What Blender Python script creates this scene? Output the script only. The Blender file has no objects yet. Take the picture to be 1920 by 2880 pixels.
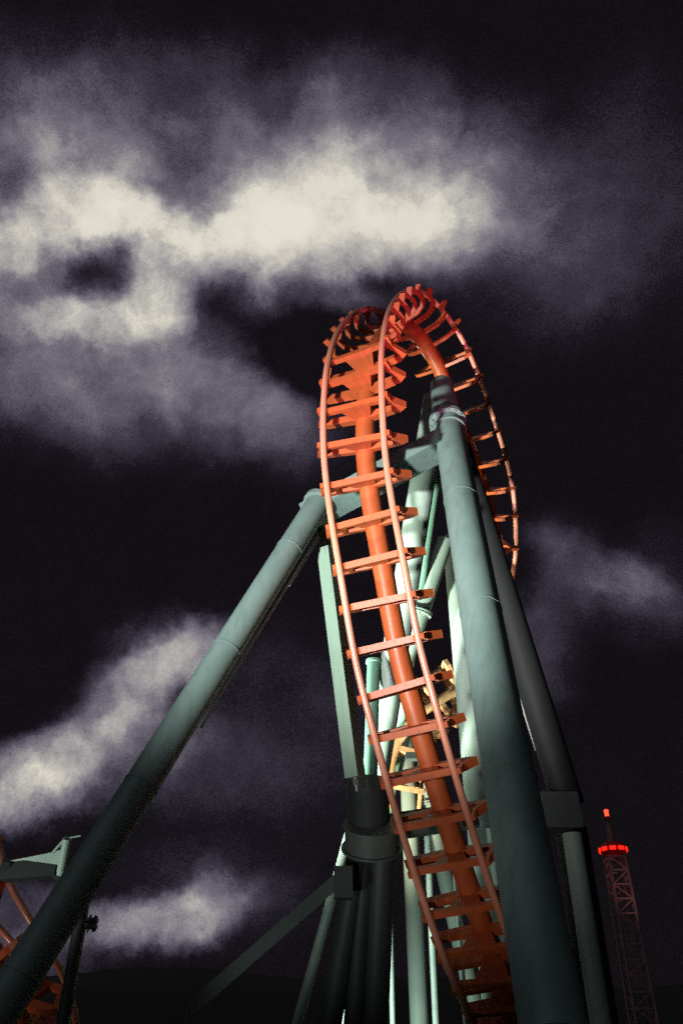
import bpy, bmesh, math, random
from mathutils import Vector, Matrix
random.seed(7)
S = bpy.context.scene
COL = S.collection
R = math.radians
# ------------------------------------------------------------------ camera
PITCH = 34.0
FOC = 2240.0          # focal length in photo pixels (photo 1920 x 2880)
CAMZ = 1.6
cam = bpy.data.cameras.new('camera'); camo = bpy.data.objects.new('camera', cam); COL.objects.link(camo)
cam.sensor_fit = 'VERTICAL'; cam.sensor_height = 36.0; cam.lens = 28.0
cam.clip_start = 0.1; cam.clip_end = 5000
camo.location = (0, 0, CAMZ); camo.rotation_euler = (R(90 + PITCH), 0, 0)
S.camera = camo
cT, sT = math.cos(R(PITCH)), math.sin(R(PITCH))
def P(px, py, z):
    """world point seen at photo pixel (px,py), z metres in front of the lens plane"""
    x = (px - 960) / FOC * z; y = (1440 - py) / FOC * z
    return Vector((x, z * cT - y * sT, CAMZ + z * sT + y * cT))
def D(px, py):
    return (P(px, py, 1.0) - Vector((0, 0, CAMZ))).normalized()
# ------------------------------------------------------------------ exposure
S.view_settings.view_transform = 'Standard'; S.view_settings.look = 'None'
S.view_settings.exposure = 0.0; S.view_settings.gamma = 1.0
S.cycles.use_denoising = False
S.cycles.max_bounces = 3; S.cycles.sample_clamp_indirect = .4; S.cycles.caustics_reflective = False
# ------------------------------------------------------------------ night sky with lit clouds
world = bpy.data.worlds.new('World'); S.world = world; world.use_nodes = True
nt = world.node_tree; nt.nodes.clear()
def N(t, **kw):
    n = nt.nodes.new(t)
    for k, v in kw.items(): setattr(n, k, v)
    return n
L = nt.links.new
tc = N('ShaderNodeTexCoord')
def noise(src, scale, detail=4, rough=.55, off=0):
    m = N('ShaderNodeMapping'); m.inputs['Location'].default_value = (off, off * 1.7, off * .6); L(src, m.inputs[0])
    n = N('ShaderNodeTexNoise'); n.inputs['Scale'].default_value = scale; n.inputs['Detail'].default_value = detail
    n.inputs['Roughness'].default_value = rough; L(m.outputs[0], n.inputs['Vector']); return n
def vm(op, a, b):
    n = N('ShaderNodeVectorMath', operation=op)
    for i, v in enumerate((a, b)):
        if isinstance(v, (tuple, list)): n.inputs[i].default_value = v
        else: L(v, n.inputs[i])
    return n.outputs[0]
def mth(op, a, b=None, c=None, clamp=False):
    n = N('ShaderNodeMath', operation=op); n.use_clamp = clamp
    for i, v in enumerate((a, b, c)):
        if v is None: continue
        if isinstance(v, (int, float)): n.inputs[i].default_value = v
        else: L(v, n.inputs[i])
    return n.outputs[0]
def maprange(v, a, b, c=0., d=1., kind='SMOOTHSTEP'):
    n = N('ShaderNodeMapRange', interpolation_type=kind); L(v, n.inputs['Value'])
    for k, x in zip(('From Min', 'From Max', 'To Min', 'To Max'), (a, b, c, d)): n.inputs[k].default_value = x
    return n.outputs[0]
gen = tc.outputs['Generated']
w1 = vm('SUBTRACT', noise(gen, 3.2, 5, .55, 3.1).outputs['Color'], (.5, .5, .5))
w2 = vm('SUBTRACT', noise(gen, 11., 6, .62, 9.3).outputs['Color'], (.5, .5, .5))
warp = vm('ADD', vm('ADD', gen, vm('MULTIPLY', w1, (.06, .06, .06))), vm('MULTIPLY', w2, (.085, .085, .085)))
# (x, y, rx, ry, angle, value) of cloud banks, coordinates on a 1568-wide picture -> directions in the sky
BLOBS = [
 # broad veils
 (60, 120, 380, 130, 0, .09), (520, 200, 500, 110, 0, .06), (500, 380, 560, 210, 0, .25), (150, 450, 420, 220, 0, .24), (960, 400, 330, 230, 15, .18),
 (1200, 430, 230, 200, 30, .09), (1180, 640, 260, 160, 0, .06), (1460, 420, 230, 260, 0, .06), (1380,620,150,300,30,.04),
 (230, 830, 480, 220, 12, .26), (100, 800, 300, 160, 0, .10), (520, 900, 300, 140, 35, .16), (640, 960, 160, 90, 35, .05),
 # bright band
 (20, 575, 180, 75, 0, .42), (190, 500, 150, 90, 10, .24), (130, 640, 260, 200, 0, .08), (290, 540, 150, 90, 10, .26), (375, 610, 130, 140, 0, .46), (400, 650, 110, 110, 0, .20), (720, 460, 330, 150, 0, .12), (520, 540, 160, 100, 0, .24),
 (580, 490, 200, 110, 0, .24), (630, 570, 180, 90, 0, .26), (760, 540, 180, 100, 0, .16), (970, 525, 170, 100, 0, .32), (880, 430, 220, 110, 0, .08), (690, 410, 240, 90, 0, .10), (330, 470, 260, 90, 0, .06), (1350, 520, 300, 320, 0, .07),
 (1060, 400, 120, 170, 0, .08), (340, 700, 120, 80, 0, .22), (470, 600, 90, 90, 0, .20), (560, 640, 110, 60, 0, .12), (220, 740, 200, 60, 0, .12), (140, 720, 190, 80, 0, .22), (40, 640, 140, 70, 0, .10), (700, 650, 200, 80, 0, .20), (830, 700, 100, 60, 0, .08),
 (1120, 480, 170, 110, 0, .08), (960, 620, 160, 60, 0, .10), (400,370,180,70,0,.06), (80,350,120,50,0,.05),
 # holes
 (235, 625, 100, 75, 0, -.24), (420, 425, 110, 55, -10, -.17), (55, 410, 75, 80, 40, -.18), (510, 665, 90, 45, 0, -.05),
 (15, 640, 70, 50, 0, -.12), (680, 830, 120, 110, 30, -.18), (870, 630, 80, 50, 0, -.12), (840, 275, 70, 50, 0, -.06), (440,500,45,45,0,-.08), (20,720,50,40,0,-.08),
 # low left clouds
 (430, 1490, 110, 70, -20, .44), (330, 1570, 120, 90, -45, .30), (220, 1660, 170, 90, -45, .34), (110, 1760, 220, 90, -25, .52), (60, 1840, 160, 80, -10, .44), (300, 1740, 200, 110, -20, .20),
 (340, 1460, 90, 50, -10, .12), (460, 1760, 240, 150, 0, .10), (620, 1640, 280, 260, 0, .08), (380, 1410, 70, 40, 0, .08), (250,1590,50,40,0,-.08),
 # bottom
 (370, 2110, 190, 75, -5, .36), (470, 2060, 110, 70, -10, .26), (250, 2140, 170, 70, 0, .18), (560, 2080, 200, 100, 0, .09), (60, 2090, 150, 90, 0, .20),
 (30, 2190, 110, 70, 0, .14), (130, 2220, 150, 60, 0, .10), (470, 2000, 260, 90, 0, .07),
 # right
 (1400, 1330, 200, 80, 20, .20), (1490, 1400, 170, 100, 10, .14), (1260, 1480, 120, 160, 20, .16), (1280, 1250, 130, 70, 0, .08), (1550, 1290, 120, 90, 0, .07),
 (820, 1750, 220, 260, 0, .04), (780, 1560, 130, 90, 0, .04),
]
acc = None
for (bx, by, rx, ry, ang, val) in BLOBS:
    k = 1.2245
    c = D(bx * k, by * k)
    e1 = (D(bx * k + 5, by * k) - c).normalized(); e2 = (D(bx * k, by * k + 5) - c); e2 = (e2 - e1 * e2.dot(e1)).normalized()
    a = R(ang); f1 = e1 * math.cos(a) + e2 * math.sin(a); f2 = -e1 * math.sin(a) + e2 * math.cos(a)
    # angular size (scaled for the off-axis stretch)
    sx = (D((bx + rx) * k, by * k) - c).length; sy = (D(bx * k, (by + ry) * k) - c).length
    f3 = f1.cross(f2)
    rot = Matrix((f1, f2, f3)).transposed().to_euler()
    m = N('ShaderNodeMapping', vector_type='TEXTURE')
    m.inputs['Location'].default_value = c; m.inputs['Rotation'].default_value = rot
    m.inputs['Scale'].default_value = (sx * 1.35, sy * 1.35, .6)
    L(warp, m.inputs[0])
    g = N('ShaderNodeTexGradient', gradient_type='SPHERICAL'); L(m.outputs[0], g.inputs[0])
    sm = maprange(g.outputs[1], 0, .8)
    acc = mth('MULTIPLY', sm, val) if acc is None else mth('MULTIPLY_ADD', sm, val, acc)
base = mth('ADD', mth('MAXIMUM', acc, 0.0), .02)
n_big = maprange(noise(warp, 5.5, 7, .6, 21.).outputs['Fac'], .32, .70, .55, 1.30, 'LINEAR')
n_fine = maprange(noise(gen, 26., 6, .65, 5.).outputs['Fac'], .3, .7, .86, 1.13, 'LINEAR')
val0 = mth('MULTIPLY', mth('MULTIPLY', base, n_big), n_fine)
grain = mth('SUBTRACT', noise(gen, 560., 2, .8, 2.).outputs['Fac'], .5)      # film-like grain put into the sky colour
val = mth('ADD', val0, mth('MULTIPLY', grain, .26))
ramp = N('ShaderNodeValToRGB'); L(val, ramp.inputs[0])
cr = ramp.color_ramp
def lin(c): return tuple(((v / 255 / 12.92) if v / 255 <= .04045 else ((v / 255 + .055) / 1.055) ** 2.4) for v in c) + (1,)
stops = [(0, (16, 13, 16)), (.08, (26, 22, 30)), (.22, (62, 57, 70)), (.42, (118, 113, 124)), (.62, (172, 168, 166)), (.82, (218, 214, 200)), (1, (228, 225, 211))]
cr.elements[0].position = 0; cr.elements[0].color = lin(stops[0][1])
cr.elements[1].position = 1; cr.elements[1].color = lin(stops[-1][1])
for p, c in stops[1:-1]:
    e = cr.elements.new(p); e.color = lin(c)
bg = N('ShaderNodeBackground'); bg.inputs[1].default_value = 1.0
L(ramp.outputs[0], bg.inputs[0])
wo = N('ShaderNodeOutputWorld'); L(bg.outputs[0], wo.inputs[0])
# ------------------------------------------------------------------ park floodlights and added fill spots
def spot(name, loc, target, power, color, deg, blend=.6, size=.35):
    l = bpy.data.lights.new(name, 'SPOT'); l.energy = power; l.color = color; l.spot_size = R(deg); l.spot_blend = blend; l.shadow_soft_size = size
    o = bpy.data.objects.new(name, l); COL.objects.link(o); o.location = loc
    o.rotation_euler = (Vector(target) - Vector(loc)).to_track_quat('-Z', 'Y').to_euler(); return o
spot('key_floodlight', (-7.6, 0.0, 1.2), P(1150, 1420, 13.5), 23000, (1.0, .95, .92), 36, 1.0)
spot('leg_fill', (-4.5, 4.0, .5), P(1470, 2060, 9.4), 230, (1.0, .98, .95), 30, 1.0)  # added fill that keeps the lower right leg lit
spot('low_track_fill', (-2.6, 2.0, .4), P(1240, 2320, 12.2), 1100, (1.0, .9, .85), 24, 1.0)  # extra narrow fill for the lower track alone
spot('head_fill', (-3.5, 9.0, .4), P(1215, 1190, 16.5), 3600, (.85, 1.0, .94), 13, .8)  # added to lighten the column head under the crest
spot('rear_floodlight', (-4.5, 15.0, .3), P(1200, 1640, 19.3), 22000, (.93, 1.0, .86), 34, .35)
spot('column_floodlight', (-.6, 17.0, .4), P(1170, 2350, 20.5), 900, (.85, 1.0, .9), 110, .6)
spot('base_fill', (-3.0, 8.5, .4), P(1000, 2480, 13.5), 300, (.9, 1.0, .95), 36, .9)  # soft fill added over the dark bottom cluster
spot('magenta_floodlight', (3.5, 3.0, .5), P(1190, 835, 17.5), 5500, (1.0, .16, .38), 17, .6)
spot('rose_floodlight', (-1.5, 6.5, .5), P(1110, 850, 17.5), 2600, (1.0, .34, .75), 16, .8)
spot('amber_floodlight', (5.5, 25.0, .5), P(1400, 1600, 19.5), 13000, (1.0, .70, .34), 42, .7)
spot('track_floodlight', (-1.2, 18.0, .4), P(1180, 2020, 20.3), 8000, (1.0, .88, .66), 50, .7)
spot('side_fill', (-8.0, 9.0, .4), P(120, 2420, 11.8), 900, (.9, 1.0, .92), 24, .6)  # added to brighten the pale bracket plate
spot('side_track_fill', (-9.0, 11.5, .4), P(50, 2600, 14.5), 280, (1.0, .8, .7), 44, .7)  # added to bring up the red of the side track
sky_fill = bpy.data.lights.new('sky_fill', 'SUN'); sky_fill.energy = .13; sky_fill.angle = R(60); sky_fill.color = (.9, .92, 1)  # dim wide sun added as fill to lift the blacks
mo = bpy.data.objects.new('sky_fill', sky_fill); COL.objects.link(mo); mo.rotation_euler = (R(50), 0, R(-35))
# ------------------------------------------------------------------ materials
def paint(name, col, rough=.4, metal=0., var=.25, dirt=(.03, .03, .03), spec=.5, coat=0.):
    m = bpy.data.materials.new(name); m.use_nodes = True; t = m.node_tree; b = t.nodes['Principled BSDF']
    tcn = t.nodes.new('ShaderNodeTexCoord')
    n1 = t.nodes.new('ShaderNodeTexNoise'); n1.inputs['Scale'].default_value = 1.6; n1.inputs['Detail'].default_value = 8; n1.inputs['Roughness'].default_value = .65
    n2 = t.nodes.new('ShaderNodeTexNoise'); n2.inputs['Scale'].default_value = 22; n2.inputs['Detail'].default_value = 5
    for n in (n1, n2): t.links.new(tcn.outputs['Object'], n.inputs['Vector'])
    r1 = t.nodes.new('ShaderNodeMapRange'); r1.inputs[1].default_value = .42; r1.inputs[2].default_value = .72; r1.inputs[4].default_value = var
    t.links.new(n1.outputs['Fac'], r1.inputs[0])
    mix = t.nodes.new('ShaderNodeMix'); mix.data_type = 'RGBA'; mix.inputs[6].default_value = (*col, 1)
    mix.inputs[7].default_value = (*[c * .45 + d * .5 for c, d in zip(col, dirt)], 1); t.links.new(r1.outputs[0], mix.inputs[0])
    mp = t.nodes.new('ShaderNodeMapping'); mp.inputs['Scale'].default_value = (7, 7, .45); t.links.new(tcn.outputs['Object'], mp.inputs[0])
    n3 = t.nodes.new('ShaderNodeTexNoise'); n3.inputs['Scale'].default_value = 1.3; n3.inputs['Detail'].default_value = 6; t.links.new(mp.outputs[0], n3.inputs['Vector'])
    r3 = t.nodes.new('ShaderNodeMapRange'); r3.inputs[1].default_value = .5; r3.inputs[2].default_value = .75; r3.inputs[4].default_value = var * 1.3; t.links.new(n3.outputs['Fac'], r3.inputs[0])
    mix2 = t.nodes.new('ShaderNodeMix'); mix2.data_type = 'RGBA'; t.links.new(mix.outputs[2], mix2.inputs[6]); mix2.inputs[7].default_value = (*[c * .4 + .01 for c in col], 1); t.links.new(r3.outputs[0], mix2.inputs[0])
    t.links.new(mix2.outputs[2], b.inputs['Base Color'])
    r2 = t.nodes.new('ShaderNodeMapRange'); r2.inputs[3].default_value = rough - .08; r2.inputs[4].default_value = rough + .14
    t.links.new(n2.outputs['Fac'], r2.inputs[0]); t.links.new(r2.outputs[0], b.inputs['Roughness'])
    b.inputs['Metallic'].default_value = metal; b.inputs['Specular IOR Level'].default_value = spec
    bp = t.nodes.new('ShaderNodeBump'); bp.inputs['Strength'].default_value = .06; bp.inputs['Distance'].default_value = .01
    t.links.new(n2.outputs['Fac'], bp.inputs['Height']); t.links.new(bp.outputs[0], b.inputs['Normal'])
    return m
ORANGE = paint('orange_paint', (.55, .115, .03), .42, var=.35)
RAILM = paint('worn_lit_rail', (.82, .33, .21), .26, var=.2, spec=1.0)  # worn paint, paled further for the near-white glare on the rails
CREAM = paint('lit_orange_track', (.80, .52, .26), .4, var=.5, dirt=(.5, .1, .02))  # orange track bleached to cream, its strong light put into the colour
TEAL = paint('teal_paint', (.22, .34, .315), .42, var=.3)
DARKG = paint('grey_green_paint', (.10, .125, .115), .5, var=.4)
WHITE = paint('lit_pipe_white', (.80, .82, .76), .4, var=.2)  # near-white so that thin strips look lit
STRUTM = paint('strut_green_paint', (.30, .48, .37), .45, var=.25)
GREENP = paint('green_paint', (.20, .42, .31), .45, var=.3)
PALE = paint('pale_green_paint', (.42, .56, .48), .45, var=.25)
BLACKT = paint('deep_shaded_teal', (.028, .034, .034), .55, var=.4)  # teal taken near black, shade put into the colour
DARKT = paint('shaded_teal', (.045, .058, .054), .5, var=.4)  # same teal darkened for supports that get little light
STEEL = paint('galvanised_steel', (.42, .44, .42), .4, .6, var=.3)
MAST = paint('mast_paint', (.40, .22, .21), .55, var=.3)
ASPH = paint('asphalt', (.045, .045, .05), .85, var=.5)
TREEM = paint('dark_foliage', (.03, .04, .025), .9, var=.5)
def emis(name, col, s):
    m = bpy.data.materials.new(name); m.use_nodes = True; b = m.node_tree.nodes['Principled BSDF']
    b.inputs['Base Color'].default_value = (*col, 1); b.inputs['Emission Color'].default_value = (*col, 1); b.inputs['Emission Strength'].default_value = s; return m
# ------------------------------------------------------------------ mesh helpers
def link_mesh(name, bm, mat, parent=None, smooth=False):
    bmesh.ops.recalc_face_normals(bm, faces=bm.faces)
    me = bpy.data.meshes.new(name); bm.to_mesh(me); bm.free()
    if mat: me.materials.append(mat)
    o = bpy.data.objects.new(name, me); COL.objects.link(o)
    if smooth:
        for p in me.polygons: p.use_smooth = True
        me.set_sharp_from_angle(angle=R(40))
    if parent: o.parent = parent; o.matrix_parent_inverse = parent.matrix_world.inverted()
    return o
def thing(name, label, cat, loc, group=None):
    o = bpy.data.objects.new(name, None); COL.objects.link(o); o.location = loc; o.empty_display_size = .3
    o['label'] = label; o['category'] = cat; o['kind'] = 'thing'
    if group: o['group'] = group
    bpy.context.view_layer.update(); return o
def frame(a, b, up=Vector((0, 0, 1))):
    t = (b - a).normalized()
    s = t.cross(up)
    if s.length < 1e-4: s = t.cross(Vector((1, 0, 0)))
    s.normalize(); u = s.cross(t); return t, s, u
def tube(bm, a, b, r0, r1=None, n=36, caps=True):
    r1 = r0 if r1 is None else r1
    t, s, u = frame(a, b)
    A = [bm.verts.new(a + (s * math.cos(2 * math.pi * i / n) + u * math.sin(2 * math.pi * i / n)) * r0) for i in range(n)]
    B = [bm.verts.new(b + (s * math.cos(2 * math.pi * i / n) + u * math.sin(2 * math.pi * i / n)) * r1) for i in range(n)]
    for i in range(n): bm.faces.new((A[i], A[(i + 1) % n], B[(i + 1) % n], B[i]))
    if caps: bm.faces.new(A[::-1]); bm.faces.new(B)
def beam(bm, a, b, w, h, up=Vector((0, 0, 1)), w1=None, h1=None):
    t, s, u = frame(a, b, up); w1 = w if w1 is None else w1; h1 = h if h1 is None else h1
    q = [(-1, -1), (1, -1), (1, 1), (-1, 1)]
    A = [bm.verts.new(a + s * i * w / 2 + u * j * h / 2) for i, j in q]; B = [bm.verts.new(b + s * i * w1 / 2 + u * j * h1 / 2) for i, j in q]
    for i in range(4): bm.faces.new((A[i], A[(i + 1) % 4], B[(i + 1) % 4], B[i]))
    bm.faces.new(A[::-1]); bm.faces.new(B)
def prism(bm, pts, axis):
    """pts 3-D polygon extruded by vector axis"""
    A = [bm.verts.new(p) for p in pts]; B = [bm.verts.new(p + axis) for p in pts]; n = len(pts)
    for i in range(n): bm.faces.new((A[i], A[(i + 1) % n], B[(i + 1) % n], B[i]))
    bm.faces.new(A[::-1]); bm.faces.new(B)
def sweep(bm, pts, r, n=14):
    rings = []; u = None
    for i, p in enumerate(pts):
        t = (pts[min(i + 1, len(pts) - 1)] - pts[max(i - 1, 0)]).normalized()
        if u is None: u = t.orthogonal().normalized()
        u = (u - t * u.dot(t)).normalized(); s = t.cross(u)
        rings.append([bm.verts.new(p + (u * math.cos(2 * math.pi * k / n) + s * math.sin(2 * math.pi * k / n)) * r) for k in range(n)])
    for a, b in zip(rings, rings[1:]):
        for k in range(n): bm.faces.new((a[k], a[(k + 1) % n], b[(k + 1) % n], b[k]))
    bm.faces.new(rings[0][::-1]); bm.faces.new(rings[-1])
def ring_flange(bm, c, d, r, th=.05, rb=None, nb=12, gap=.012):
    """two mating flange plates with bolt heads round a pipe of radius r; axis d"""
    rb = rb or r + .075
    d = d.normalized(); t, s, u = frame(c, c + d)
    tube(bm, c - d * (th + gap), c - d * gap, rb, n=40); tube(bm, c + d * gap, c + d * (th + gap), rb, n=40)
    for i in range(nb):
        a = 2 * math.pi * i / nb; q = c + (s * math.cos(a) + u * math.sin(a)) * (r + (rb - r) * .55)
        tube(bm, q - d * (th + .05), q + d * (th + .05), .016, n=6)
def ground(a, b):
    """extend line a->b down to the ground"""
    k = (a.z - .02) / (a.z - b.z); return a + (b - a) * k
def crspline(K, n=12):
    """Catmull-Rom through list of tuples of Vectors"""
    out = []
    for i in range(len(K) - 1):
        p0, p1, p2, p3 = K[max(i - 1, 0)], K[i], K[i + 1], K[min(i + 2, len(K) - 1)]
        for j in range(n):
            t = j / n; out.append(tuple(.5 * ((2 * b) + (c - a) * t + (2 * a - 5 * b + 4 * c - d) * t * t + (3 * b - a - 3 * c + d) * t ** 3) for a, b, c, d in zip(p0, p1, p2, p3)))
    out.append(tuple(K[-1])); return out
# ------------------------------------------------------------------ setting
bm = bmesh.new(); bmesh.ops.create_grid(bm, x_segments=2, y_segments=2, size=900)
g = link_mesh('ground', bm, ASPH); g['kind'] = 'structure'
# distant dark wooded hill on the horizon
bm = bmesh.new(); pr = []
for i in range(161):
    x = -420 + i * 5.2
    h = 20.5 + 2.0 * math.sin(i * .11) + 1.0 * math.sin(i * .37 + 1) + random.uniform(-.35, .35)
    pr.append((x, h))
rows = []
for (y0, k) in ((235, 0), (262, .55), (300, 1.0), (380, .7)):
    rows.append([bm.verts.new((x, y0 + 6 * math.sin(x * .02), max(-.2, h * k if k else -.2))) for x, h in pr])
for a, b in zip(rows, rows[1:]):
    for i in range(160): bm.faces.new((a[i], a[i + 1], b[i + 1], b[i]))
h = link_mesh('hill', bm, TREEM, smooth=True); h['kind'] = 'structure'
# ------------------------------------------------------------------ coaster track
HALF = .55
def tie_mesh(name, mat, bar_half=.67, yoke=False):
    bm = bmesh.new()
    def pl(poly, t):
        prism(bm, [Vector((g, -t, z)) for g, z in poly], Vector((0, 2 * t, 0)))
    if yoke:      # lugs on the rail seats
        for s in (-1, 1): pl([(s * .52, -.05), (s * .68, -.12), (s * .76, .05), (s * .66, .08), (s * .60, -.01)], .035)
    if yoke:      # open saddle tie: two curved arms from the rails down to the spine, no straight bar
        for s in (-1, 1):
            o_ = [(.60, -.04), (.70, -.14), (.74, -.28), (.68, -.42), (.50, -.54), (.12, -.62)]; i_ = [(.12, -.52), (.46, -.46), (.60, -.37), (.65, -.27), (.61, -.17), (.50, -.04)]
            for k in range(5):
                a, b, c, d = o_[k], o_[k + 1], i_[4 - k], i_[5 - k]
                pl([(s * g, z) for g, z in (a, b, c, d)], .045)
        bmesh.ops.recalc_face_normals(bm, faces=bm.faces)
        me = bpy.data.meshes.new(name); bm.to_mesh(me); bm.free(); me.materials.append(mat); return me
    pl([(-bar_half, -.05), (bar_half, -.05), (bar_half, -.145), (-bar_half, -.145)], .053)       # cross bar
    for s in (-1, 1):
        pl([(s * .55, -.14), (s * .66, -.14), (s * .84, -.42), (s * .74, -.42)], .066)          # outer arm
        pl([(s * .84, -.415), (s * .70, -.39), (s * .12, -.44), (s * .12, -.60), (s * .70, -.52)], .060)          # arm returning to the spine
        pl([(s * .28, -.13), (s * .0, -.13), (s * .0, -.50), (s * .15, -.50)], .042)            # gusset plate
        pl([(s * .60, .05), (s * .66, .03), (s * .66, -.06), (s * .44, -.06), (s * .50, -.02)], .045)   # rail clamp
    for s in (-1, 1):
        for yy in (-.03, .03): tube(bm, Vector((s * .645, yy, -.06)), Vector((s * .645, yy, .015)), .016, n=6)
    bmesh.ops.recalc_face_normals(bm, faces=bm.faces)
    me = bpy.data.meshes.new(name); bm.to_mesh(me); bm.free(); me.materials.append(mat); return me
TIE = tie_mesh('tie', ORANGE); YOKE = tie_mesh('tie', ORANGE, yoke=True)
def rebuild(keys, gauge=2 * HALF, n=14):
    """keys: (mid, g). returns resampled arrays of mid, g, t, nrm with arc length"""
    sp = crspline(keys, n); fr = []
    for i, (m, g) in enumerate(sp):
        t = (sp[min(i + 1, len(sp) - 1)][0] - sp[max(i - 1, 0)][0]).normalized()
        g = (g - t * g.dot(t)).normalized(); fr.append((m, g, t, g.cross(t)))
    return fr
def make_track(root, fr, spacing, start=.35, spine_r=.165, spine_off=.60, mats=None, tie=None, yokes=(9e9, 9e9)):
    L_ = [m - g * HALF for m, g, t, n in fr]; R_ = [m + g * HALF for m, g, t, n in fr]; S_ = [m - n * spine_off for m, g, t, n in fr]
    for pts in (L_, R_):
        bm = bmesh.new(); sweep(bm, pts, .058, 16); link_mesh('rail', bm, mats or RAILM, root, True)
    bm = bmesh.new(); sweep(bm, S_, spine_r, 28); link_mesh('spine', bm, mats or ORANGE, root, True)
    d = 0; nxt = start; first = None; k = 0; out = []
    for i in range(1, len(fr)):
        seg = (fr[i][0] - fr[i - 1][0]).length
        while d + seg >= nxt:
            f = (nxt - d) / seg; m = fr[i - 1][0].lerp(fr[i][0], f); g = fr[i - 1][1].lerp(fr[i][1], f).normalized(); t = fr[i - 1][2].lerp(fr[i][2], f); t = (t - g * g.dot(t)).normalized(); n = g.cross(t)
            M = Matrix((( g.x, t.x, n.x, m.x), (g.y, t.y, n.y, m.y), (g.z, t.z, n.z, m.z), (0, 0, 0, 1)))
            if i > yokes[1]: M = M @ Matrix.Diagonal((1, .62, 1, 1))
            o = bpy.data.objects.new('tie', YOKE if yokes[0] < i < yokes[1] else (tie or TIE)); COL.objects.link(o); o.parent = root; o.matrix_parent_inverse = root.matrix_world.inverted(); o.matrix_world = M
            out.append(M)
            k += 1; nxt += spacing
        d += seg
    return out
def key(lx, ly, lz, rx, ry, rz):
    a, b = P(lx, ly, lz), P(rx, ry, rz); return ((a + b) / 2, (b - a).normalized())
MAIN = [
 key(1500, 3075, 21.0, 1650, 3060, 20.6), key(1440, 3065, 17.0, 1610, 3045, 16.6), key(1385, 3010, 14.2, 1570, 2985, 13.8), key(1335, 2900, 12.9, 1535, 2870, 12.5),
 key(1285, 2790, 12.5, 1485, 2760, 12.1), key(1237, 2680, 12.3, 1440, 2650, 11.9),
 key(1173, 2497, 12.3, 1375, 2465, 11.9), key(1099, 2257, 12.4, 1300, 2225, 12.0), key(1034, 2020, 12.6, 1231, 1985, 12.2),
 key(987, 1835, 12.9, 1185, 1800, 12.5), key(949, 1607, 13.2, 1139, 1567, 12.8), key(921, 1427, 13.5, 1104, 1388, 13.1),
 key(906, 1298, 13.7, 1088, 1258, 13.3), key(904, 1195, 13.9, 1080, 1150, 13.5), key(908, 1112, 14.2, 1076, 1058, 13.8), key(916, 1029, 14.7, 1079, 975, 14.25),
 key(940, 945, 15.6, 1094, 890, 15.1), key(980, 893, 16.7, 1122, 836, 16.15), key(1028, 871, 17.8, 1165, 812, 17.2), key(1082, 890, 18.7, 1212, 828, 18.0),
 key(1140, 945, 19.4, 1262, 880, 18.6), key(1207, 1025, 19.8, 1305, 955, 18.9), key(1262, 1115, 20.1, 1346, 1050, 19.1), key(1312, 1220, 20.3, 1386, 1160, 19.2),
 key(1352, 1320, 20.4, 1418, 1265, 19.3), key(1382, 1420, 20.5, 1440, 1372, 19.4), key(1408, 1530, 20.6, 1446, 1490, 19.5), key(1424, 1640, 20.9, 1436, 1605, 19.8),
 key(1424, 1800, 21.4, 1424, 1760, 20.3), key(1420, 2000, 22.2, 1412, 1960, 21.1),
]
fr = rebuild(MAIN)
coaster = thing('coaster_track', 'tall orange roller coaster track curling over at its top above the grey-green A-frame', 'coaster track', P(1240, 2680, 12.9))
make_track(coaster, fr, .70, start=.2, spine_r=.175, yokes=(15.7 * 14, 20.6 * 14))
# ------------------------------------------------------------------ A-shaped main support
frame_t = thing('main_support', 'huge grey-green tubular A-frame holding up the tall orange track', 'support frame', (0, 11, 0))
APEX = P(1240, 1083, 17.2)
def leg_tube(parent, a, b, r, mat, name='leg', r1=None, toground=True):
    e = ground(a, b) if toground else b
    bm = bmesh.new(); tube(bm, a, e, r, r1, 48); return link_mesh(name, bm, mat, parent, True), e
# left leg A
A0, A1 = P(893, 1420, 15.3), P(384, 2230, 10.6)
_, Aend = leg_tube(frame_t, A0, A1, .235, TEAL)
# right leg B, carries the arch top
B1 = P(1478, 2450, 7.9)
o, Bend = leg_tube(frame_t, APEX + (B1 - APEX) * .155, B1, .29, TEAL)
bdir = (B1 - APEX).normalized()
JB = APEX + (B1 - APEX) * .155
bm = bmesh.new(); tube(bm, APEX, JB - bdir * .02, .235, .31, 48); link_mesh('upper_column', bm, TEAL, frame_t, True)
bm = bmesh.new(); ring_flange(bm, JB, bdir, .30, .06, .37, 16); tube(bm, JB + bdir * .30, JB + bdir * .36, .325, n=48); link_mesh('flange', bm, TEAL, frame_t, True)
def seams(a, b, r, ks, mat):
    d = (b - a).normalized(); bm = bmesh.new()
    for k in ks:
        c = a.lerp(b, k); bm2 = bmesh.new(); tube(bm2, c - d * .012, c + d * .012, r + .008, n=48, caps=True); link_mesh('weld_seam', bm2, mat, frame_t, True)
    bm.free()
seams(A0, Aend, .235, (.12, .34, .56, .78), TEAL); seams(JB, Bend, .29, (.22, .44, .66, .86), TEAL)
# cross beam
XB0 = A0 + Vector((.05, .25, .05)); XB1 = APEX + (B1 - APEX) * .215 + Vector((-.1, .1, 0))
bm = bmesh.new(); beam(bm, XB0 - (XB1 - XB0).normalized() * .3, XB1, .60, .30)
link_mesh('cross_beam', bm, TEAL, frame_t)
bm = bmesh.new()
adir = (A1 - A0).normalized()
tube(bm, A0 - adir * .12, A0 - adir * .02, .30, .30, 40); tube(bm, A0 - adir * .34, A0 - adir * .12, .12, .26, 30)
link_mesh('leg_cap', bm, TEAL, frame_t, True)
# saddle to the spine
bm = bmesh.new(); c = P(1052, 1352, 14.7); beam(bm, c + Vector((-.32, 0, 0)), c + Vector((.32, 0, 0)), .5, .22); link_mesh('saddle', bm, DARKT, frame_t)
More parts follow.
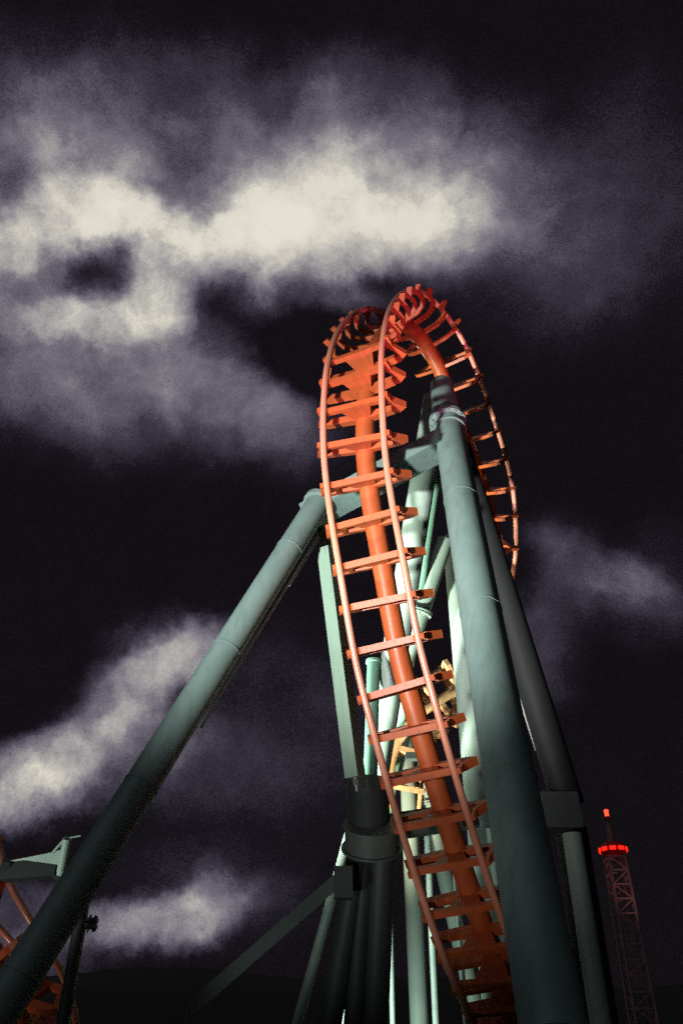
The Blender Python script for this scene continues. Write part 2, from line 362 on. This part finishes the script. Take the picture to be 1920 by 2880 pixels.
# dark right back leg C
C0 = P(1345, 1330, 17.0); C1 = P(1585, 2290, 13.0)
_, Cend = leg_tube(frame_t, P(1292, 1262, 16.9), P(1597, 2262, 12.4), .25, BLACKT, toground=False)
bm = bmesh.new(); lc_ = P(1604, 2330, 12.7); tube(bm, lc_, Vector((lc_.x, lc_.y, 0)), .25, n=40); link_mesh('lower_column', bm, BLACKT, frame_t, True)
# rear legs under the apex
E0 = APEX + Vector((-.10, .20, -.15))
leg_tube(frame_t, E0, P(1092, 1950, 16.2), .27, PALE)
leg_tube(frame_t, APEX + Vector((-.02, .5, -.6)), P(1174, 1630, 18.6), .20, GREENP)
# collar + lower column R on the right
bm = bmesh.new(); beam(bm, P(1520, 2285, 12.2), P(1622, 2285, 12.2), .42, .52); link_mesh('collar', bm, DARKG, frame_t)
# conduit along leg A, painted white to look lit
bm = bmesh.new(); tube(bm, P(899, 1506, 15.6), P(812, 1646, 14.9), .035, n=12); tube(bm, P(899, 1500, 15.45), P(566, 2045, 12.2), .022, n=12)
link_mesh('lit_strip', bm, WHITE, frame_t, True)
# small bracket at the head of leg A
bm = bmesh.new(); beam(bm, P(928, 1545, 15.4), P(903, 1478, 15.4), .16, .12); beam(bm, P(915, 1545, 15.4), P(930, 1530, 15.4), .3, .05)
link_mesh('bracket', bm, TEAL, frame_t)
# white strips standing in for the lit slits beside leg C
for a, b in (((1333, 1396), (1364, 1483)), ((1368, 1510), (1391, 1573)), ((1437, 1889), (1508, 2110))):
    bm = bmesh.new(); za = 13.9 if a[1] > 1800 else 15.9
    tube(bm, P(*a, za), P(*b, za - (.9 if a[1] > 1800 else .15)), .026 if a[1] > 1800 else .03, n=10); link_mesh('lit_strip', bm, WHITE, frame_t, True)
# ------------------------------------------------------------------ further columns
def column(name, label, cat, a, b, r, mat, group=None, flange=(), toground=True, cap=False, fr_mat=None):
    e = ground(a, b) if toground else b
    t = thing(name, label, cat, e, group)
    d = (e - a).normalized()
    bm = bmesh.new(); tube(bm, a, e, r, None, 48); link_mesh('shaft', bm, mat, t, True)
    for k in flange:
        bm = bmesh.new(); ring_flange(bm, a.lerp(b, k), d, r, .035, r + .06, 12); link_mesh('flange', bm, mat, t, True)
    if cap:
        bm = bmesh.new(); tube(bm, a - d * .06, a, r + .03, n=40); link_mesh('cap', bm, mat, t, True)
    if toground:
        bm = bmesh.new(); tube(bm, e + Vector((0, 0, .0)), e + Vector((0, 0, .06)), r + .18, n=32); link_mesh('base_plate', bm, mat, t, True)
    return t
gname = 'support columns behind the orange track'
vtop = P(1278, 1515, 20.0)
def vert(top, px=None): return Vector((top.x, top.y, 0))
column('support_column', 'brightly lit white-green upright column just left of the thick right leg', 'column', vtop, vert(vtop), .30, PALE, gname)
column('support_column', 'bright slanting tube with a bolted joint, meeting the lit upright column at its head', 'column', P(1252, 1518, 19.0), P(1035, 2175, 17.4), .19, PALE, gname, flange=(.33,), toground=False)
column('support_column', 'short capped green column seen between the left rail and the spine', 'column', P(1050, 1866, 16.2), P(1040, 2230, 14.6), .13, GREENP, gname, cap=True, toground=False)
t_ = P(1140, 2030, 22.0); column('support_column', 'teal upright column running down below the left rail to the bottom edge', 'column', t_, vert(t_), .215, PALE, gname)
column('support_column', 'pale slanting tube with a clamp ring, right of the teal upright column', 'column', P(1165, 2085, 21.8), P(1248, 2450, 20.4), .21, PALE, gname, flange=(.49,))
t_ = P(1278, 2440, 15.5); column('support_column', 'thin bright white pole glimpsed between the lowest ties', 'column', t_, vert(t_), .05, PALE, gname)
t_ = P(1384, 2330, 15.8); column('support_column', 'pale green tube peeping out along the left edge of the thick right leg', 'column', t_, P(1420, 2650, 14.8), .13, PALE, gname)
t_ = P(1606, 2345, 11.8); column('support_column', 'dim grey-blue column dropping from the dark box collar at right', 'column', t_, vert(t_), .14, PALE)
# square green strut
I0, I1 = P(917, 1545, 15.0), P(999, 2187, 13.2)
st = thing('square_strut', 'flat green square-section strut with a bright left edge, hanging left of the orange track', 'strut', I1)
bm = bmesh.new(); beam(bm, I0, I1, .24, .30, Vector((.55, 1, .2))); link_mesh('box_section', bm, STRUTM, st)
d = (I1 - I0).normalized(); bm = bmesh.new(); tube(bm, I1 - d * .12, I1 + d * .22, .035, n=14); tube(bm, I1 + d * .02, I1 + d * .12, .05, n=6); link_mesh('turnbuckle', bm, STEEL, st, True)
# dark cluster at bottom centre
kt = P(1035, 2195, 14.0)
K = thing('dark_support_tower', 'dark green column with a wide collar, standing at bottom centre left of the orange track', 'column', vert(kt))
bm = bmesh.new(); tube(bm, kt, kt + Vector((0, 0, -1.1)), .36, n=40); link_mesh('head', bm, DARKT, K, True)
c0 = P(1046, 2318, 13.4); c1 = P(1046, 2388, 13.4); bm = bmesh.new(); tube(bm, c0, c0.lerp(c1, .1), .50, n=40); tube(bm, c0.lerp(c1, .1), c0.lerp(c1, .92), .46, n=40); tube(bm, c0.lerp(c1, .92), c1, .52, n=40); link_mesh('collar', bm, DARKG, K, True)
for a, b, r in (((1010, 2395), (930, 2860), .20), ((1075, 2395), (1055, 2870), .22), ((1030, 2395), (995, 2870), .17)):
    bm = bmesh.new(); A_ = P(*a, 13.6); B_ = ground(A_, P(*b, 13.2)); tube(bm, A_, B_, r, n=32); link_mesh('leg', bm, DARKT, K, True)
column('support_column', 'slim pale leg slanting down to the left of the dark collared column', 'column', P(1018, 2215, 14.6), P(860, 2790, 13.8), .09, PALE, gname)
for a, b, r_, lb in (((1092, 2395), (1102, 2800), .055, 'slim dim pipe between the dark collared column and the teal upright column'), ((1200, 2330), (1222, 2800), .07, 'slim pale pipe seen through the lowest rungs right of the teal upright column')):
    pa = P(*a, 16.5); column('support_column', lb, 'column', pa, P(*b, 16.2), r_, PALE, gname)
# dark diagonal beam J
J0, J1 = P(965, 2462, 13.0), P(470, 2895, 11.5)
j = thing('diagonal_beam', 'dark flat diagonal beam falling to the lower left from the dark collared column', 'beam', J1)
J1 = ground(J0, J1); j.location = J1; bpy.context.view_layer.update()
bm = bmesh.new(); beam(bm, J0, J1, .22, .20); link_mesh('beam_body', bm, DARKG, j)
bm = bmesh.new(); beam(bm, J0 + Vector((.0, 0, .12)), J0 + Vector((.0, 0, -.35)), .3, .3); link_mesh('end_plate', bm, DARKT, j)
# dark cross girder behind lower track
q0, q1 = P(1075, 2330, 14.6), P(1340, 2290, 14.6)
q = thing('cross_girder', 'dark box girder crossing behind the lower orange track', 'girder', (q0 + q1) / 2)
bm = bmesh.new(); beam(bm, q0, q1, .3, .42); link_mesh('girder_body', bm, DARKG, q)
bm = bmesh.new(); beam(bm, P(1140, 2128, 17.3), P(1215, 2128, 17.3), .2, .14)
sb = link_mesh('cross_girder', bm, DARKT); sb['label'] = 'short dark crossbar over the two pale tubes behind the track'; sb['category'] = 'girder'; sb['kind'] = 'thing'
# ------------------------------------------------------------------ rear orange track, brightly lit
rearK = [(P(1440, 1860, 21.6), P(1430, 1990, 21.6)), (P(1340, 1855, 21.4), P(1330, 1990, 21.4)), (P(1240, 1880, 21.2), P(1255, 2010, 21.0)), (P(1160, 1950, 20.8), P(1215, 2060, 20.4)), (P(1105, 2055, 20.4), P(1205, 2110, 19.8)), (P(1075, 2160, 20.1), P(1195, 2150, 19.5)), (P(1060, 2270, 19.8), P(1180, 2270, 19.3))]
rk = [((a + b) / 2, (b - a).normalized()) for a, b in rearK]
rear = thing('rear_coaster_track', 'small cream-bright stretch of track with ties seen through the lower rungs of the orange track', 'coaster track', rk[3][0])
rear_fr = rebuild(rk, n=8)
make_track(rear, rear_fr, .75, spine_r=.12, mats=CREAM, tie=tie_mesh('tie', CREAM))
# ------------------------------------------------------------------ left edge: second support with track
lc = P(241, 2500, 11.8)
S_ = thing('side_support', 'black upright column with a pale bracket arm, behind the sloping left leg', 'support frame', vert(lc))
bm = bmesh.new(); tube(bm, lc, vert(lc), .095, n=32); link_mesh('shaft', bm, DARKT, S_, True)
bm = bmesh.new(); cc = P(243, 2597, 11.65); ring_flange(bm, cc, Vector((0, 0, 1)), .10, .05, .17, 10); link_mesh('flange', bm, DARKT, S_, True)
zb = 11.8
bm = bmesh.new(); prism(bm, [P(8, 2425, zb), P(154, 2396, zb), P(177, 2388, zb), P(172, 2433, zb), P(70, 2419, zb)], Vector((0, .05, .02)))
link_mesh('bracket_plate', bm, PALE, S_)
bm = bmesh.new(); tube(bm, P(190, 2358, zb), P(171, 2458, zb), .065, n=20); link_mesh('bracket_post', bm, PALE, S_, True)
bm = bmesh.new(); tube(bm, P(150, 2397, zb), P(184, 2358, zb), .02, n=10); tube(bm, P(182, 2359, zb), P(228, 2350, zb), .014, n=10); link_mesh('stay_rod', bm, PALE, S_, True)
bm = bmesh.new(); beam(bm, P(12, 2450, zb + .1), P(165, 2446, zb + .1), .3, .28, w1=.3, h1=.2); beam(bm, P(10, 2455, zb), P(20, 2420, zb), .12, .1); link_mesh('bracket_arm', bm, BLACKT, S_)
bm = bmesh.new(); beam(bm, P(160, 2446, zb + .1), lc + Vector((0, 0, -.05)), .2, .22); link_mesh('tie_beam', bm, DARKT, S_)
sideK = [(P(-130, 2400, 15.0), P(20, 2370, 14.0)), (P(-70, 2520, 14.4), P(55, 2500, 13.4)), (P(10, 2640, 14.0), P(120, 2610, 13.0)), (P(75, 2770, 14.0), P(198, 2740, 13.0)), (P(95, 2900, 14.4), P(224, 2880, 13.4)), (P(90, 3000, 15.0), P(224, 2990, 14.0))]
sk = [((a + b) / 2, (b - a).normalized()) for a, b in sideK]
side = thing('side_coaster_track', 'dim orange track in shadow at the bottom left corner, mostly hidden by the sloping leg', 'coaster track', sk[3][0])
make_track(side, rebuild(sk, n=8), .8, spine_r=.24)
# ------------------------------------------------------------------ lattice mast far right
zt = 62.0
mt = P(1723, 2392, zt)
mast = thing('lattice_mast', 'far red-lit lattice tower with a red beacon on top', 'tower', Vector((mt.x, mt.y, 0)))
x0, y0, ztop = mt.x, mt.y, mt.z
H = ztop - .5
def wid(z): return .62 + (ztop - z) * .012
bm = bmesh.new()
for sx in (-1, 1):
    for sy in (-1, 1):
        w0, w1 = wid(0), wid(H); beam(bm, Vector((x0 + sx * w0, y0 + sy * w0, 0)), Vector((x0 + sx * w1, y0 + sy * w1, H)), .14, .14)
link_mesh('corner_legs', bm, MAST, mast)
nb = 14; bm = bmesh.new()
for i in range(nb):
    za, zb_ = H * i / nb, H * (i + 1) / nb; wa, wb = wid(za), wid(zb_)
    cs = [(-1, -1), (1, -1), (1, 1), (-1, 1)]
    for k in range(4):
        a, b = cs[k], cs[(k + 1) % 4]
        beam(bm, Vector((x0 + a[0] * wb, y0 + a[1] * wb, zb_)), Vector((x0 + b[0] * wb, y0 + b[1] * wb, zb_)), .09, .09)
        if (i + k) % 2: a, b = b, a
        beam(bm, Vector((x0 + a[0] * wa, y0 + a[1] * wa, za)), Vector((x0 + b[0] * wb, y0 + b[1] * wb, zb_)), .07, .07)
link_mesh('bracing', bm, MAST, mast)
bm = bmesh.new(); n = 8
for (r0, r1, za, zb_) in ((.7, 1.05, -.35, -.1), (1.05, 1.05, -.1, .15), (1.05, .75, .15, .55)):
    tube(bm, Vector((x0, y0, ztop + za)), Vector((x0, y0, ztop + zb_)), r0, r1, 8)
link_mesh('platform', bm, paint('red_platform', (.75, .02, .015), .5, var=.4), mast)
LAMP = emis('red_lamp', (1, .02, .01), 1.1)
for k in range(10):
    a = 2 * math.pi * k / 10; p = Vector((x0 + 1.06 * math.cos(a), y0 + 1.06 * math.sin(a), ztop + .02))
    bm = bmesh.new(); beam(bm, p - Vector((-math.sin(a), math.cos(a), 0)) * .22, p + Vector((-math.sin(a), math.cos(a), 0)) * .24, .05, .30); link_mesh('lamp', bm, LAMP, mast)
bm = bmesh.new(); tube(bm, Vector((x0, y0, ztop + .5)), Vector((x0, y0, ztop + 2.0)), .30, .22, 16); tube(bm, Vector((x0, y0, ztop + 2.0)), Vector((x0, y0, ztop + 2.5)), .1, n=10); tube(bm, Vector((x0, y0, ztop + 2.35)), Vector((x0, y0, ztop + 2.5)), .36, n=16); link_mesh('top_mast', bm, MAST, mast, True)
bm = bmesh.new(); bmesh.ops.create_uvsphere(bm, u_segments=16, v_segments=10, radius=.17, matrix=Matrix.Translation((x0, y0, ztop + 2.95)) @ Matrix.Diagonal((1.1, 1.1, .8, 1)))
tube(bm, Vector((x0, y0, ztop + 2.5)), Vector((x0, y0, ztop + 2.8)), .16, n=12)
link_mesh('beacon', bm, emis('beacon_lamp', (1, .05, .02), 3.0), mast, True)
spot('mast_floodlight', (x0 + 3, y0 - 9, 1.0), (x0, y0, ztop - 2), 2200, (1.0, .50, .55), 14, 1.0)
